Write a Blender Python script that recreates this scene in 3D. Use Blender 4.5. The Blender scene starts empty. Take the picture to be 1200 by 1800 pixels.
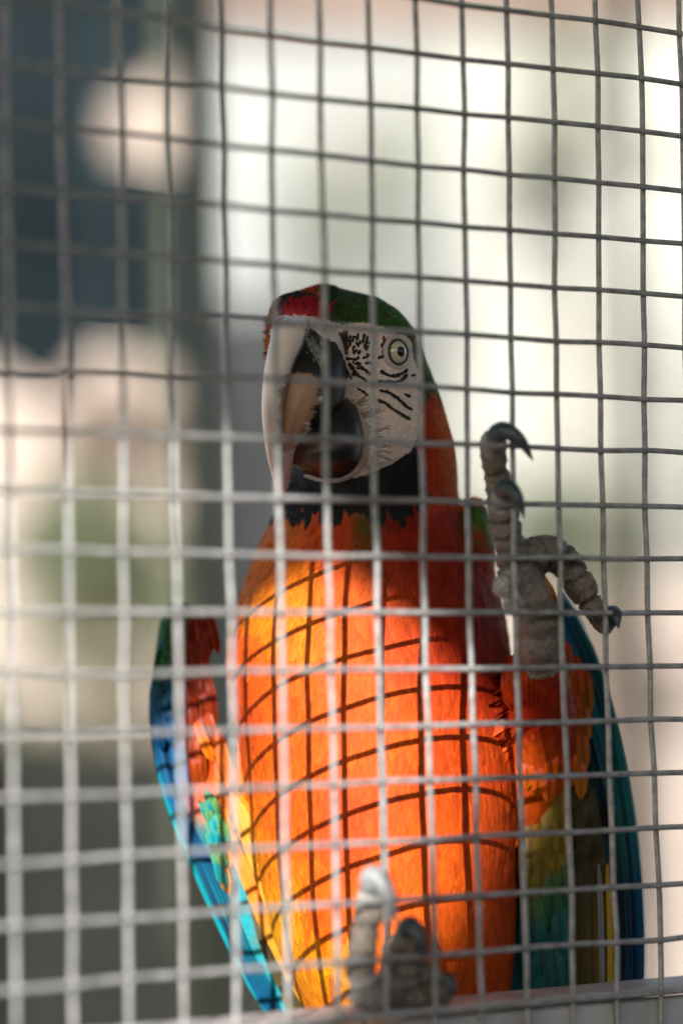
import bpy, bmesh, math, random
import numpy as np
from mathutils import Vector, Matrix
from mathutils.bvhtree import BVHTree
random.seed(7); rng = np.random.default_rng(7)
SC = bpy.context.scene
COL = SC.collection

# ------------------------------------------------------------------ camera
F = 4930.5                                   # focal length in photo pixels (1200 wide)
RT = np.array([0.85016632, -0.52623178, -0.01724349])
DN = np.array([0.01773958, 0.06136055, -0.99795801])
FW = np.array([0.52621529, 0.8481244, 0.0615018])
CAM = np.array([-0.49353562, -1.05136418, 1.55])
cd = bpy.data.cameras.new('camera')
cam = bpy.data.objects.new('camera', cd); COL.objects.link(cam)
cd.sensor_fit = 'HORIZONTAL'; cd.sensor_width = 24.0; cd.lens = F / 1200 * 24.0
cd.clip_start = 0.05; cd.clip_end = 2000
cam.matrix_world = Matrix([[RT[i], -DN[i], -FW[i], CAM[i]] for i in range(3)] + [[0, 0, 0, 1]])
cd.dof.use_dof = True; cd.dof.focus_distance = 1.345; cd.dof.aperture_fstop = 2.0
cd.dof.aperture_blades = 0
SC.camera = cam
# ------------------------------------------------------------------ sky, sun, exposure
ELEV, AZ = math.radians(20), math.radians(225)
TS = np.array([math.cos(ELEV) * math.sin(AZ), math.cos(ELEV) * math.cos(AZ), math.sin(ELEV)])   # towards the sun
w = bpy.data.worlds.new('World'); SC.world = w; w.use_nodes = True
nt = w.node_tree; bg = nt.nodes['Background']
sk = nt.nodes.new('ShaderNodeTexSky'); sk.sky_type = 'NISHITA'; sk.sun_disc = False
sk.sun_elevation = ELEV; sk.sun_rotation = AZ; sk.air_density = 1.0; sk.dust_density = 2.0
nt.links.new(sk.outputs[0], bg.inputs[0]); bg.inputs[1].default_value = 0.125
sl = bpy.data.lights.new('sun', 'SUN'); sl.energy = 5.0; sl.angle = math.radians(0.5); sl.color = (1, 0.965, 0.915)
so = bpy.data.objects.new('sun', sl); COL.objects.link(so); so.location = (-6, -6, 6)
so.rotation_euler = Vector(TS).to_track_quat('Z', 'Y').to_euler()
vs = SC.view_settings; vs.view_transform = 'Standard'; vs.look = 'None'; vs.exposure = 1.15; vs.gamma = 1
vs.use_curve_mapping = False
SC.render.engine = 'CYCLES'
SC.cycles.use_denoising = True
SC.cycles.max_bounces = 8; SC.cycles.diffuse_bounces = 4; SC.cycles.transparent_max_bounces = 8
SC.cycles.sample_clamp_indirect = 4

# ------------------------------------------------------------------ helpers
def at(u, v, D):
    return CAM + D * ((u - 600) / F * RT + (v - 900) / F * DN + FW)
def onp(u, v, y):                            # the point of the line of sight that lies y metres behind the wire mesh
    d = (u - 600) / F * RT + (v - 900) / F * DN + FW
    return CAM + d * ((y - CAM[1]) / d[1])
def uvD(P):
    q = np.asarray(P) - CAM; D = q @ FW
    return 600 + F * (q @ RT) / D, 900 + F * (q @ DN) / D, D
def smoothrows(xs, cols, n):
    xs = np.asarray(xs, float); t = np.linspace(xs[0], xs[-1], n); out = [t]
    for c in cols:
        c = np.asarray(c, float); m = np.gradient(c, xs)
        i = np.clip(np.searchsorted(xs, t, side='right') - 1, 0, len(xs) - 2)
        h = xs[i + 1] - xs[i]; s = (t - xs[i]) / h
        out.append((2*s**3-3*s**2+1)*c[i] + (s**3-2*s**2+s)*h*m[i] + (-2*s**3+3*s**2)*c[i+1] + (s**3-s**2)*h*m[i+1])
    return out
def spline(pts, n):
    pts = np.asarray(pts, float)
    if len(pts) == 2: return np.array([pts[0] + (pts[1]-pts[0])*t for t in np.linspace(0, 1, n)])
    d = np.concatenate([[0], np.cumsum(np.linalg.norm(np.diff(pts[:, :3], axis=0), axis=1) + 1e-9)])
    return np.array(smoothrows(d, pts.T, n)[1:]).T
def tube_vf(pts, rad, k=10, flat=None):
    pts = np.asarray(pts, float); n = len(pts); rad = np.broadcast_to(rad, (n,))
    T = np.gradient(pts, axis=0); T /= np.linalg.norm(T, axis=1)[:, None] + 1e-12
    a = np.array([0.31, 0.2, 0.93]) if abs(T[0] @ np.array([0.31, 0.2, 0.93])) < .9 else np.array([1.0, 0, 0])
    V = []; 
    nrm = a - T[0] * (a @ T[0]); nrm /= np.linalg.norm(nrm)
    for i in range(n):
        nrm = nrm - T[i] * (nrm @ T[i]); nrm /= np.linalg.norm(nrm); b = np.cross(T[i], nrm)
        for j in range(k):
            an = 2*math.pi*j/k
            V.append(pts[i] + rad[i] * (math.cos(an) * nrm + math.sin(an) * b))
    Fc = [(i*k+j, i*k+(j+1) % k, (i+1)*k+(j+1) % k, (i+1)*k+j) for i in range(n-1) for j in range(k)]
    Fc.append(tuple(range(k-1, -1, -1))); Fc.append(tuple((n-1)*k+j for j in range(k)))
    return np.array(V), Fc
def loft_vf(rows, n=70, k=36, pw=2.15):
    rows = np.asarray(rows, float)
    v, uL, uR, Dc, hd = smoothrows(rows[:, 0], rows[:, 1:].T, n)
    V = []
    for i in range(n):
        c = (uL[i]+uR[i])/2; r = max(abs(uR[i]-uL[i])/2, .5); h = max(hd[i], .0006)
        for j in range(k):
            a = 2*math.pi*j/k; ca, sa = math.cos(a), math.sin(a)
            x = math.copysign(abs(ca)**(2/pw), ca); y = math.copysign(abs(sa)**(2/pw), sa)
            V.append(at(c + r*x, v[i], Dc[i] + h*y))
    Fc = [(i*k+j, i*k+(j+1) % k, (i+1)*k+(j+1) % k, (i+1)*k+j) for i in range(n-1) for j in range(k)]
    Fc.append(tuple(range(k-1, -1, -1))); Fc.append(tuple((n-1)*k+j for j in range(k)))
    return np.array(V), Fc
def ball_vf(c, r, axes=(RT, DN, FW), n=12, k=18):
    V = []; r = np.broadcast_to(r, (3,))
    for i in range(n):
        th = math.pi*(i+.5)/n
        for j in range(k):
            a = 2*math.pi*j/k
            V.append(c + axes[0]*r[0]*math.sin(th)*math.cos(a) + axes[2]*r[2]*math.sin(th)*math.sin(a) + axes[1]*r[1]*math.cos(th))
    Fc = [(i*k+j, (i+1)*k+j, (i+1)*k+(j+1) % k, i*k+(j+1) % k) for i in range(n-1) for j in range(k)]
    Fc.append(tuple(range(k))); Fc.append(tuple((n-1)*k+j for j in range(k-1, -1, -1)))
    return np.array(V), Fc
def joinvf(L):
    V = []; Fc = []; o = 0
    for a, f in L:
        V.append(np.asarray(a)); Fc += [tuple(i+o for i in q) for q in f]; o += len(a)
    return np.concatenate(V), Fc
def mesh(name, V, Fc, mat=None, smooth=True):
    m = bpy.data.meshes.new(name); m.from_pydata([tuple(x) for x in V], [], Fc)
    if smooth: m.polygons.foreach_set('use_smooth', [True]*len(m.polygons))
    if mat: m.materials.append(mat)
    m.update(); return m
def fixn(m):
    bm = bmesh.new(); bm.from_mesh(m); bmesh.ops.recalc_face_normals(bm, faces=bm.faces); bm.to_mesh(m); bm.free()
def obj(name, m, parent=None, label=None, cat=None, group=None, kind=None):
    o = bpy.data.objects.new(name, m); COL.objects.link(o)
    if parent:
        o.parent = parent; o.matrix_parent_inverse = parent.matrix_world.inverted()
    if label: o['label'] = label
    if cat: o['category'] = cat
    if group: o['group'] = group
    if kind: o['kind'] = kind
    return o
def empty(name, loc, label, cat, group=None):
    o = obj(name, None, None, label, cat, group); o.location = loc; o.empty_display_size = .05
    bpy.context.view_layer.update(); return o
def setcol(m, C, name='Col'):
    C = np.asarray(C, np.float32)
    if C.shape[1] == 3: C = np.concatenate([C, np.ones((len(C), 1), np.float32)], 1)
    a = m.color_attributes.new(name, 'FLOAT_COLOR', 'POINT'); a.data.foreach_set('color', C.ravel())
def box_vf(x0, x1, y0, y1, z0, z1, ax=None, o=None):
    V = np.array([(x, y, z) for x in (x0, x1) for y in (y0, y1) for z in (z0, z1)], float)
    if ax is not None: V = o + V @ np.asarray(ax)
    return V, [(0, 1, 3, 2), (4, 6, 7, 5), (0, 4, 5, 1), (2, 3, 7, 6), (0, 2, 6, 4), (1, 5, 7, 3)]
def boxo(name, parent, mat, *a, bev=0, **k):
    V, Fc = box_vf(*a, **k); m = mesh(name, V, Fc, mat, False)
    bm = bmesh.new(); bm.from_mesh(m); bmesh.ops.recalc_face_normals(bm, faces=bm.faces)
    if bev: bmesh.ops.bevel(bm, geom=bm.edges[:], offset=bev, segments=2, affect='EDGES')
    bm.to_mesh(m); bm.free(); return obj(name, m, parent)

# ------------------------------------------------------------------ materials
def mat(name):
    m = bpy.data.materials.new(name); m.use_nodes = True
    return m, m.node_tree.nodes, m.node_tree.links, m.node_tree.nodes['Principled BSDF']
def noisy(name, c1, c2, scale=6, rough=.8, metal=0, bump=0, detail=6, bscale=None, lo=.35, hi=.65):
    m, n, l, p = mat(name)
    tc = n.new('ShaderNodeTexCoord'); no = n.new('ShaderNodeTexNoise'); no.inputs['Scale'].default_value = scale; no.inputs['Detail'].default_value = detail
    l.new(tc.outputs['Object'], no.inputs['Vector'])
    r = n.new('ShaderNodeValToRGB'); r.color_ramp.elements[0].position = lo; r.color_ramp.elements[1].position = hi
    r.color_ramp.elements[0].color = (*c1, 1); r.color_ramp.elements[1].color = (*c2, 1)
    l.new(no.outputs['Fac'], r.inputs[0]); l.new(r.outputs[0], p.inputs['Base Color'])
    p.inputs['Roughness'].default_value = rough; p.inputs['Metallic'].default_value = metal
    if bump:
        b = n.new('ShaderNodeBump'); b.inputs['Strength'].default_value = bump; b.inputs['Distance'].default_value = .002
        n2 = n.new('ShaderNodeTexNoise'); n2.inputs['Scale'].default_value = bscale or scale*6; l.new(tc.outputs['Object'], n2.inputs['Vector'])
        l.new(n2.outputs['Fac'], b.inputs['Height']); l.new(b.outputs[0], p.inputs['Normal'])
    return m
M_WIRE = noisy('galvanised_wire', (.19, .19, .185), (.34, .34, .332), 180, .5, .12, .3, 5, 900)
M_STEEL = noisy('galvanised_steel', (.30, .30, .29), (.44, .44, .43), 30, .55, .1, .15, 6, 300)
M_GREENP = noisy('green_painted_steel', (.062, .072, .046), (.09, .104, .066), 8, .55)
M_WALL = noisy('cream_render', (.235, .243, .222), (.345, .350, .328), .8, .9, 0, .3, 8, 40)
M_WALL2 = noisy('grey_white_render', (.185, .198, .198), (.25, .262, .26), 1.3, .9, 0, .3, 8, 40)
M_PINK = noisy('pale_pink_render', (.24, .20, .175), (.31, .262, .232), 1.5, .9, 0, .3, 8, 40)
M_CLOTH = noisy('dark_shade_cloth', (.006, .010, .012), (.011, .018, .022), 3, .95)
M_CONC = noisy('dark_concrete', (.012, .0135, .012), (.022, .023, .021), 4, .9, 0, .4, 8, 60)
M_SAND = noisy('sandy_ground', (.24, .20, .155), (.32, .275, .215), 1.2, .95, 0, .4, 10, 30)
M_ROOF = noisy('shade_roof_sheet', (.25, .25, .25), (.35, .35, .34), 5, .6, .3)
M_TIMB = noisy('brown_timber', (.09, .062, .05), (.15, .105, .085), 5, .75, 0, .3)
M_BARK = noisy('bark', (.07, .05, .035), (.16, .12, .09), 14, .95, 0, .8)
M_CLAY = noisy('terracotta', (.40, .22, .13), (.52, .31, .20), 10, .85)
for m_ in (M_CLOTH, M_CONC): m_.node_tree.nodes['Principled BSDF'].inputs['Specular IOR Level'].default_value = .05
def leafmat(name, a, b):
    m, n, l, p = mat(name); g = n.new('ShaderNodeObjectInfo'); tc = n.new('ShaderNodeTexCoord')
    no = n.new('ShaderNodeTexNoise'); no.inputs['Scale'].default_value = 9; l.new(tc.outputs['Object'], no.inputs['Vector'])
    r = n.new('ShaderNodeValToRGB'); r.color_ramp.elements[0].position = .3; r.color_ramp.elements[1].position = .7
    r.color_ramp.elements[0].color = (*a, 1); r.color_ramp.elements[1].color = (*b, 1)
    l.new(no.outputs['Fac'], r.inputs[0]); l.new(r.outputs[0], p.inputs['Base Color']); p.inputs['Roughness'].default_value = .55
    t = n.new('ShaderNodeBsdfTranslucent'); l.new(r.outputs[0], t.inputs[0]); mx = n.new('ShaderNodeMixShader'); mx.inputs[0].default_value = .3
    l.new(p.outputs[0], mx.inputs[1]); l.new(t.outputs[0], mx.inputs[2]); l.new(mx.outputs[0], n['Material Output'].inputs[0]); return m
M_LEAF = leafmat('leaf_green', (.05, .075, .03), (.10, .13, .06))
M_LEAFP = leafmat('leaf_pale', (.08, .105, .055), (.14, .165, .10))
M_ADDHEDGE = leafmat('added_hedge_leaf', (.018, .030, .010), (.045, .065, .022))
M_ADDPAVE = noisy('added_dark_paving', (.07, .068, .062), (.11, .105, .095), 5, .85, 0, .3)

def feathermat(name, streak=.35, trans=.18, rough=.62):
    m, n, l, p = mat(name)
    c = n.new('ShaderNodeVertexColor'); c.layer_name = 'Col'
    uv = n.new('ShaderNodeUVMap')
    rn = n.new('ShaderNodeAttribute'); rn.attribute_name = 'rnd'
    sep = n.new('ShaderNodeSeparateXYZ'); l.new(uv.outputs[0], sep.inputs[0])
    # barbs run outwards from the shaft: slant the stripe coordinate by the distance from it
    ab = n.new('ShaderNodeMath'); ab.operation = 'SUBTRACT'; ab.inputs[1].default_value = .5; l.new(sep.outputs[0], ab.inputs[0])
    a2 = n.new('ShaderNodeMath'); a2.operation = 'ABSOLUTE'; l.new(ab.outputs[0], a2.inputs[0])
    sl_ = n.new('ShaderNodeMath'); sl_.operation = 'MULTIPLY_ADD'; sl_.inputs[1].default_value = -.55; l.new(a2.outputs[0], sl_.inputs[0]); l.new(sep.outputs[1], sl_.inputs[2])
    cb = n.new('ShaderNodeCombineXYZ')
    mu = n.new('ShaderNodeMath'); mu.operation = 'MULTIPLY'; mu.inputs[1].default_value = 9; l.new(sep.outputs[0], mu.inputs[0])
    mv = n.new('ShaderNodeMath'); mv.operation = 'MULTIPLY'; mv.inputs[1].default_value = 2.2; l.new(sl_.outputs[0], mv.inputs[0])
    l.new(mu.outputs[0], cb.inputs[0]); l.new(mv.outputs[0], cb.inputs[1]); 
    mr = n.new('ShaderNodeMath'); mr.operation = 'MULTIPLY'; mr.inputs[1].default_value = 60; l.new(rn.outputs['Fac'], mr.inputs[0]); l.new(mr.outputs[0], cb.inputs[2])
    no = n.new('ShaderNodeTexNoise'); no.inputs['Scale'].default_value = 1.0; no.inputs['Detail'].default_value = 4; l.new(cb.outputs[0], no.inputs['Vector'])
    mp = n.new('ShaderNodeMapRange'); mp.inputs[1].default_value = .3; mp.inputs[2].default_value = .7; mp.inputs[3].default_value = 1-streak; mp.inputs[4].default_value = 1+streak*.6
    l.new(no.outputs['Fac'], mp.inputs[0])
    mx = n.new('ShaderNodeVectorMath'); mx.operation = 'SCALE'; l.new(c.outputs[0], mx.inputs[0]); l.new(mp.outputs[0], mx.inputs['Scale'])
    l.new(mx.outputs[0], p.inputs['Base Color']); p.inputs['Roughness'].default_value = rough
    p.inputs['Specular IOR Level'].default_value = .16
    b = n.new('ShaderNodeBump'); b.inputs['Strength'].default_value = .35; b.inputs['Distance'].default_value = .0006
    l.new(no.outputs['Fac'], b.inputs['Height']); l.new(b.outputs[0], p.inputs['Normal'])
    t = n.new('ShaderNodeBsdfTranslucent'); l.new(mx.outputs[0], t.inputs[0])
    ms = n.new('ShaderNodeMixShader'); ms.inputs[0].default_value = trans
    l.new(p.outputs[0], ms.inputs[1]); l.new(t.outputs[0], ms.inputs[2]); l.new(ms.outputs[0], n['Material Output'].inputs[0])
    return m
M_FEATH = feathermat('contour_feather')
M_FLIGHT = feathermat('flight_feather', .25, .12, .45)
def vcolmat(name, rough, bump, bscale, kind='noise', spec=.4, coat=0, stretch=(1, 1, 1), var=.15):
    m, n, l, p = mat(name)
    c = n.new('ShaderNodeVertexColor'); c.layer_name = 'Col'; tc = n.new('ShaderNodeTexCoord')
    mpn = n.new('ShaderNodeMapping'); mpn.inputs['Scale'].default_value = stretch; l.new(tc.outputs['Object'], mpn.inputs[0])
    if kind == 'voronoi':
        no = n.new('ShaderNodeTexVoronoi'); no.feature = 'DISTANCE_TO_EDGE'; o_ = no.outputs['Distance']
    else:
        no = n.new('ShaderNodeTexNoise'); no.inputs['Detail'].default_value = 5; o_ = no.outputs['Fac']
    no.inputs['Scale'].default_value = bscale; l.new(mpn.outputs[0], no.inputs['Vector'])
    mp = n.new('ShaderNodeMapRange'); mp.inputs[1].default_value = 0 if kind == 'voronoi' else .3; mp.inputs[2].default_value = .12 if kind == 'voronoi' else .7
    mp.inputs[3].default_value = 1-var; mp.inputs[4].default_value = 1+var; l.new(o_, mp.inputs[0])
    mx = n.new('ShaderNodeVectorMath'); mx.operation = 'SCALE'; l.new(c.outputs[0], mx.inputs[0]); l.new(mp.outputs[0], mx.inputs['Scale'])
    l.new(mx.outputs[0], p.inputs['Base Color']); p.inputs['Roughness'].default_value = rough
    p.inputs['Specular IOR Level'].default_value = spec; p.inputs['Coat Weight'].default_value = coat; p.inputs['Coat Roughness'].default_value = .25
    b = n.new('ShaderNodeBump'); b.inputs['Strength'].default_value = bump; b.inputs['Distance'].default_value = .001
    l.new(mp.outputs[0], b.inputs['Height']); l.new(b.outputs[0], p.inputs['Normal'])
    return m
M_BODY = vcolmat('macaw_skin', .7, .35, 420, 'noise', .3, 0, (1, 1, 1), .16)
M_BEAK = vcolmat('horn_beak', .36, .10, 160, 'noise', .35, .05, (1, 1, .25), .10)
M_FOOT = vcolmat('scaly_foot', .6, .6, 330, 'voronoi', .35, 0, (1, 1, 1), .22)
def plain(name, c, rough=.4, coat=0):
    m, n, l, p = mat(name); p.inputs['Base Color'].default_value = (*c, 1); p.inputs['Roughness'].default_value = rough
    p.inputs['Coat Weight'].default_value = coat; p.inputs['Coat Roughness'].default_value = .05; return m
M_BLACKF = plain('black_feather', (.010, .009, .009), .75)
M_REDF = plain('red_feather', (.30, .012, .012), .75)
M_CLAW = noisy('claw_horn', (.016, .028, .036), (.04, .06, .072), 200, .45)
M_CLAW_LIT = noisy('sunlit_claw', (.20, .215, .22), (.30, .31, .31), 200, .4)  # lighter copy of the claw horn: sunlight painted into the colour

# ================================================================== the setting
FH = np.array([FW[0], FW[1], 0]); FH /= np.linalg.norm(FH)
RH = np.array([FH[1], -FH[0], 0]); UP = np.array([0, 0, 1.0])
def lat(u, D): return (u - 600) / F * D
def zat(v, D): return 1.55 + D * ((900 - v) / F * .998 + .0615)
def bgp(u, D, z): 
    p = CAM + FH * D + RH * lat(u, D); return np.array([p[0], p[1], z])
def bgbox(name, parent, mt, u0, u1, D, th, z0, z1, bev=.004):
    return boxo(name, parent, mt, lat(u0, D), lat(u1, D), 0, th, z0, z1, bev=bev, ax=[RH, FH, UP], o=np.array([CAM[0], CAM[1], 0]) + FH*D)
g = mesh('ground', [(-150, -150, 0), (150, -150, 0), (150, 150, 0), (-150, 150, 0)], [(0, 1, 2, 3)], M_SAND, False)
obj('ground', g, kind='structure')

# outbuildings far behind, only large soft shapes in the photograph
b1 = empty('outbuilding', bgp(640, 13, 0), 'pale grey rendered outbuilding far behind the macaw', 'building')
bgbox('wall', b1, M_WALL2, 330, 800, 13, 3.0, 0, 5.6)
bgbox('roof', b1, M_TIMB, 300, 830, 12.8, 3.4, 5.602, 5.75)
bgbox('door', b1, M_WALL, 470, 580, 12.96, .038, 0.01, 2.3)
b2 = empty('outbuilding', bgp(1150, 12.4, 0), 'bright cream rendered outbuilding behind the raised foot', 'building')
bgbox('wall', b2, M_WALL, 803, 3600, 12.4, 3.0, 0, 5.2)
bgbox('roof', b2, M_TIMB, 790, 3630, 12.2, 3.4, 5.202, 5.36)
gw = empty('garden_wall', bgp(1300, 10.8, 0), 'low pale pink garden wall beyond the right wing', 'wall')
bgbox('wall', gw, M_PINK, 860, 3400, 10.8, .25, 0, zat(1010, 10.8))
bgbox('coping', gw, M_WALL, 855, 3405, 10.76, .33, zat(1010, 10.8)+.002, zat(1010, 10.8)+.06)
lw = empty('garden_wall', bgp(100, 11, 0), 'tall pink cream wall under the dark shade cloth', 'wall')
bgbox('wall', lw, M_PINK, -3200, 329, 11, .25, 0, 4.0)
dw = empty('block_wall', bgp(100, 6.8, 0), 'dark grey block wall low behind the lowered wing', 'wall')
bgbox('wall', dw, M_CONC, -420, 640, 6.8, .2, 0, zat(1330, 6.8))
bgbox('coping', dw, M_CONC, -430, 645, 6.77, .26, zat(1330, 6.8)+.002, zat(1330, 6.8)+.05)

# back frame of the aviary: painted posts and rails
bf = empty('aviary_back_frame', bgp(355, 5.6, 0), 'dark green painted steel frame at the back of the aviary', 'frame')
def post(u, w_, D, z1, name='post'):
    c = bgp(u, D, 0); V, Fc = tube_vf([c + UP*.0, c + UP*z1*.5, c + UP*z1], w_, 20); obj(name, mesh(name, V, Fc, M_GREENP), bf)
post(356, .0205, 2.7, 2.58); post(1118, .008, 2.7, 2.58); post(340, .03, 5.6, 3.4); post(-420, .04, 5.6, 3.4); post(1600, .04, 5.6, 3.4)
V, Fc = tube_vf([bgp(-200, 2.7, 2.56), bgp(500, 2.7, 2.56), bgp(1400, 2.7, 2.56)], .016, 14); obj('rail', mesh('rail', V, Fc, M_GREENP), bf)
V, Fc = tube_vf([bgp(-420, 5.6, 3.37), bgp(500, 5.6, 3.37), bgp(1600, 5.6, 3.37)], .03, 14); obj('rail', mesh('rail', V, Fc, M_GREENP), bf)
zr = zat(282, 5.6); V, Fc = tube_vf([bgp(1124, 5.6, zr), bgp(1360, 5.6, zr), bgp(1600, 5.6, zr)], .018, 14); obj('rail', mesh('rail', V, Fc, M_GREENP), bf)
# shade cloth hung from the rail, with a torn hole
nu, nv = 48, 60; D0 = 5.7; V = []; Fc = []; zt, zb = 3.36, zat(640, D0)
for j in range(nv+1):
    for i in range(nu+1):
        u = -430 + (330+430)*i/nu; s = j/nv
        z = zt + (zb-zt)*s - .05*s*math.sin(i*.35)*math.sin(i*.11+1)
        V.append(bgp(u, D0 + .035*math.sin(i*.55+s*1.5)*(.3+s), z))
def inhole(u, v): return ((u-262)/70)**2 + ((v-222)/66)**2 < 1 or (u > 275 and 120 < v < 285)
for j in range(nv):
    for i in range(nu):
        q = [j*(nu+1)+i, j*(nu+1)+i+1, (j+1)*(nu+1)+i+1, (j+1)*(nu+1)+i]
        u, v, _ = uvD(np.mean([V[k] for k in q], 0))
        if not inhole(u, v): Fc.append(tuple(q))
m = mesh('shade_cloth', V, Fc, M_CLOTH); c = obj('shade_cloth', m, None, 'dark blue grey shade cloth with a torn hole, hung behind the macaw', 'cloth')
md = c.modifiers.new('t', 'SOLIDIFY'); md.thickness = .003
# timber pergola beam across the top
pg = empty('pergola', bgp(600, 8, 0), 'brown timber pergola beam crossing high behind the aviary', 'pergola')
bgbox('beam', pg, M_TIMB, -500, 1750, 8, .16, zat(22, 8), zat(22, 8)+.34, .01)
for uu in (-480, 1690): bgbox('post', pg, M_TIMB, uu, uu+80, 8.01, .14, 0, zat(22, 8)-.002, .01)

# shrubs and trees
def leaves_mesh(name, c, rad, n, size, mt, seed, flat=1.0):
    r = np.random.default_rng(seed)
    cl = r.normal(size=(max(5, n//60), 3)); cl /= np.linalg.norm(cl, axis=1)[:, None]; cl *= r.uniform(.25, 1, (len(cl), 1))
    k = r.integers(0, len(cl), n); P = c + (cl[k]*.8 + r.normal(size=(n, 3))*.2) * np.asarray(rad)
    A = r.normal(size=(n, 3)); A /= np.linalg.norm(A, axis=1)[:, None]; B = np.cross(A, r.normal(size=(n, 3))); B /= np.linalg.norm(B, axis=1)[:, None]
    s = size*r.uniform(.6, 1.3, (n, 1))
    N_ = np.cross(A, B)
    V = np.stack([P - A*s, P + B*s*.36 + N_*s*.12, P + A*s, P - B*s*.36 + N_*s*.12], 1).reshape(-1, 3)
    Fc = [(4*i, 4*i+1, 4*i+2, 4*i+3) for i in range(n)]
    return mesh(name, V, Fc, mt, False)
def shrub(u, v, D, rad, n, size, mt, seed, label, name='shrub', cat='shrub', part='foliage', trunk=.02):
    z = zat(v, D); c = bgp(u, D, z); root = empty(name, bgp(u, D, 0), label, cat)
    obj(part, leaves_mesh(part, c, rad, n, size, mt, seed), root, kind='stuff')
    for q in range(3):
        e = c + np.array([random.uniform(-.6, .6)*rad[0], random.uniform(-.6, .6)*rad[1], random.uniform(-.1, .6)*rad[2]])
        b = bgp(u, D, -.02) + np.array([q*.03-.03, 0, 0])
        V, Fc = tube_vf(spline([b, (b*.6+e*.4)+np.array([random.uniform(-.1, .1), random.uniform(-.1, .1), 0]), e], 10), np.linspace(trunk, trunk*.3, 10), 8)
        obj('stem' if cat == 'shrub' else 'trunk', mesh('stem', V, Fc, M_BARK), root)
shrub(200, 1010, 9.2, (.36, .36, .50), 1000, .05, M_LEAF, 1, 'leafy green shrub in front of the pink cream wall')
shrub(40, 1420, 8.2, (.3, .3, .35), 1800, .05, M_LEAF, 2, 'low green shrub just above the dark block wall')
shrub(610, 330, 11.6, (.36, .36, 1.1), 420, .05, M_LEAFP, 3, 'slender pale green tree before the grey outbuilding', 'slender_tree', 'tree', 'crown', .03)
shrub(965, 190, 9.6, (.42, .42, .75), 420, .05, M_LEAFP, 4, 'slender pale green tree before the cream outbuilding', 'slender_tree', 'tree', 'crown', .03)
shrub(1010, 930, 9.4, (.42, .42, .40), 420, .05, M_LEAFP, 5, 'pale leafy shrub before the low pink garden wall')

# unseen roof added to shade the upper mesh and the macaw's head
vr = empty('shade_roof', (-2, -1.2, 0), 'unseen grey sheet roof, added to shade the mesh and the head', 'roof')
EY, EZ = -1.66, 2.597
nx = 120; V = []; Fc = []
for k, (yy, zz) in enumerate(((EY, EZ), (.55, EZ+.16))):
    for t_ in (0, .004):
        for i in range(nx+1): V.append((-4.5 + 8*i/nx, yy, zz + t_ + .012*math.sin(i*1.6)))
n1 = nx+1
for i in range(nx):
    Fc += [(i, i+1, 2*n1+i+1, 2*n1+i), (n1+i, 3*n1+i, 3*n1+i+1, n1+i+1), (i, n1+i, n1+i+1, i+1), (2*n1+i, 2*n1+i+1, 3*n1+i+1, 3*n1+i)]
obj('shade_roof_sheet', mesh('shade_roof_sheet', V, Fc, M_ROOF), vr)
boxo('beam', vr, M_TIMB, -4.4, 3.4, EY+.05, EY+.13, EZ-.11, EZ-.014, bev=.004)
for xx in (-4.3, 3.2): boxo('post', vr, M_TIMB, xx, xx+.09, EY+.046, EY+.134, 0, EZ-.112, bev=.004)
pv = mesh('path', [(-9, -3.4, .004), (9, -3.4, .004), (9, -.08, .004), (-9, -.08, .004)], [(0, 1, 2, 3)], M_ADDPAVE, False); obj('path', pv, kind='structure')  # unseen dark paving, added to dim the light reaching the wires
hd = empty('added_hedge', (0, -4.3, 0), 'unseen dark hedge along the path, facing the aviary', 'added_hedge')  # stands out of view, added only to darken the wires' surroundings
rh = np.random.default_rng(3); nh = 9000
P = np.stack([rh.uniform(-7, 7, nh), -3.75 - np.abs(rh.normal(0, .22, nh)), rh.uniform(.0, 2.2, nh)], 1)
P[:1500, 2] = 2.2 + rh.normal(0, .05, 1500); P[:1500, 1] = rh.uniform(-4.8, -3.7, 1500)
A = rh.normal(size=(nh, 3)); A /= np.linalg.norm(A, axis=1)[:, None]; B = np.cross(A, rh.normal(size=(nh, 3))); B /= np.linalg.norm(B, axis=1)[:, None]
V = np.stack([P - A*.07, P + B*.035, P + A*.07, P - B*.035], 1).reshape(-1, 3)
obj('foliage', mesh('foliage', V, [(4*i, 4*i+1, 4*i+2, 4*i+3) for i in range(nh)], M_ADDHEDGE, False), hd, kind='stuff')
boxo('core', hd, M_ADDHEDGE, -7, 7, -4.7, -3.95, 0, 2.12, bev=.05)
# unseen brace and posts, added to cast slanting shade on breast and wing
for (ua, va), (ub, vb) in (((130, 800), (-420, 1130)), ((430, 745), (760, 1070))):
    bp = onp(ua, va, 0) + TS*2.32; bq = onp(ub, vb, 0) + TS*2.32; dd_ = (bq-bp)/np.linalg.norm(bq-bp); nn_ = np.cross(dd_, TS); nn_ /= np.linalg.norm(nn_); nn_ *= np.sign(nn_[2])
    V, Fc = tube_vf([bp - dd_*.12 + nn_*.06, (bp+bq)/2 + nn_*.06, bq + dd_*.10 + nn_*.06], .06, 16); obj('shade_brace', mesh('shade_brace', V, Fc, M_TIMB), vr)
    if ub < 0: pl_ = bq + dd_*.14; V, Fc = tube_vf([(pl_[0], pl_[1], 0), (pl_[0], pl_[1], 1.3), (pl_[0], pl_[1], EZ-.02)], .05, 16); obj('post', mesh('post', V, Fc, M_TIMB), vr)
pq = bq + dd_*.16; V, Fc = tube_vf([(pq[0]+.05, pq[1]-.05, 0), (pq[0]+.05, pq[1]-.05, 1.3), (pq[0]+.05, pq[1]-.05, EZ-.02)], .05, 16); obj('post', mesh('post', V, Fc, M_TIMB), vr)
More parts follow.
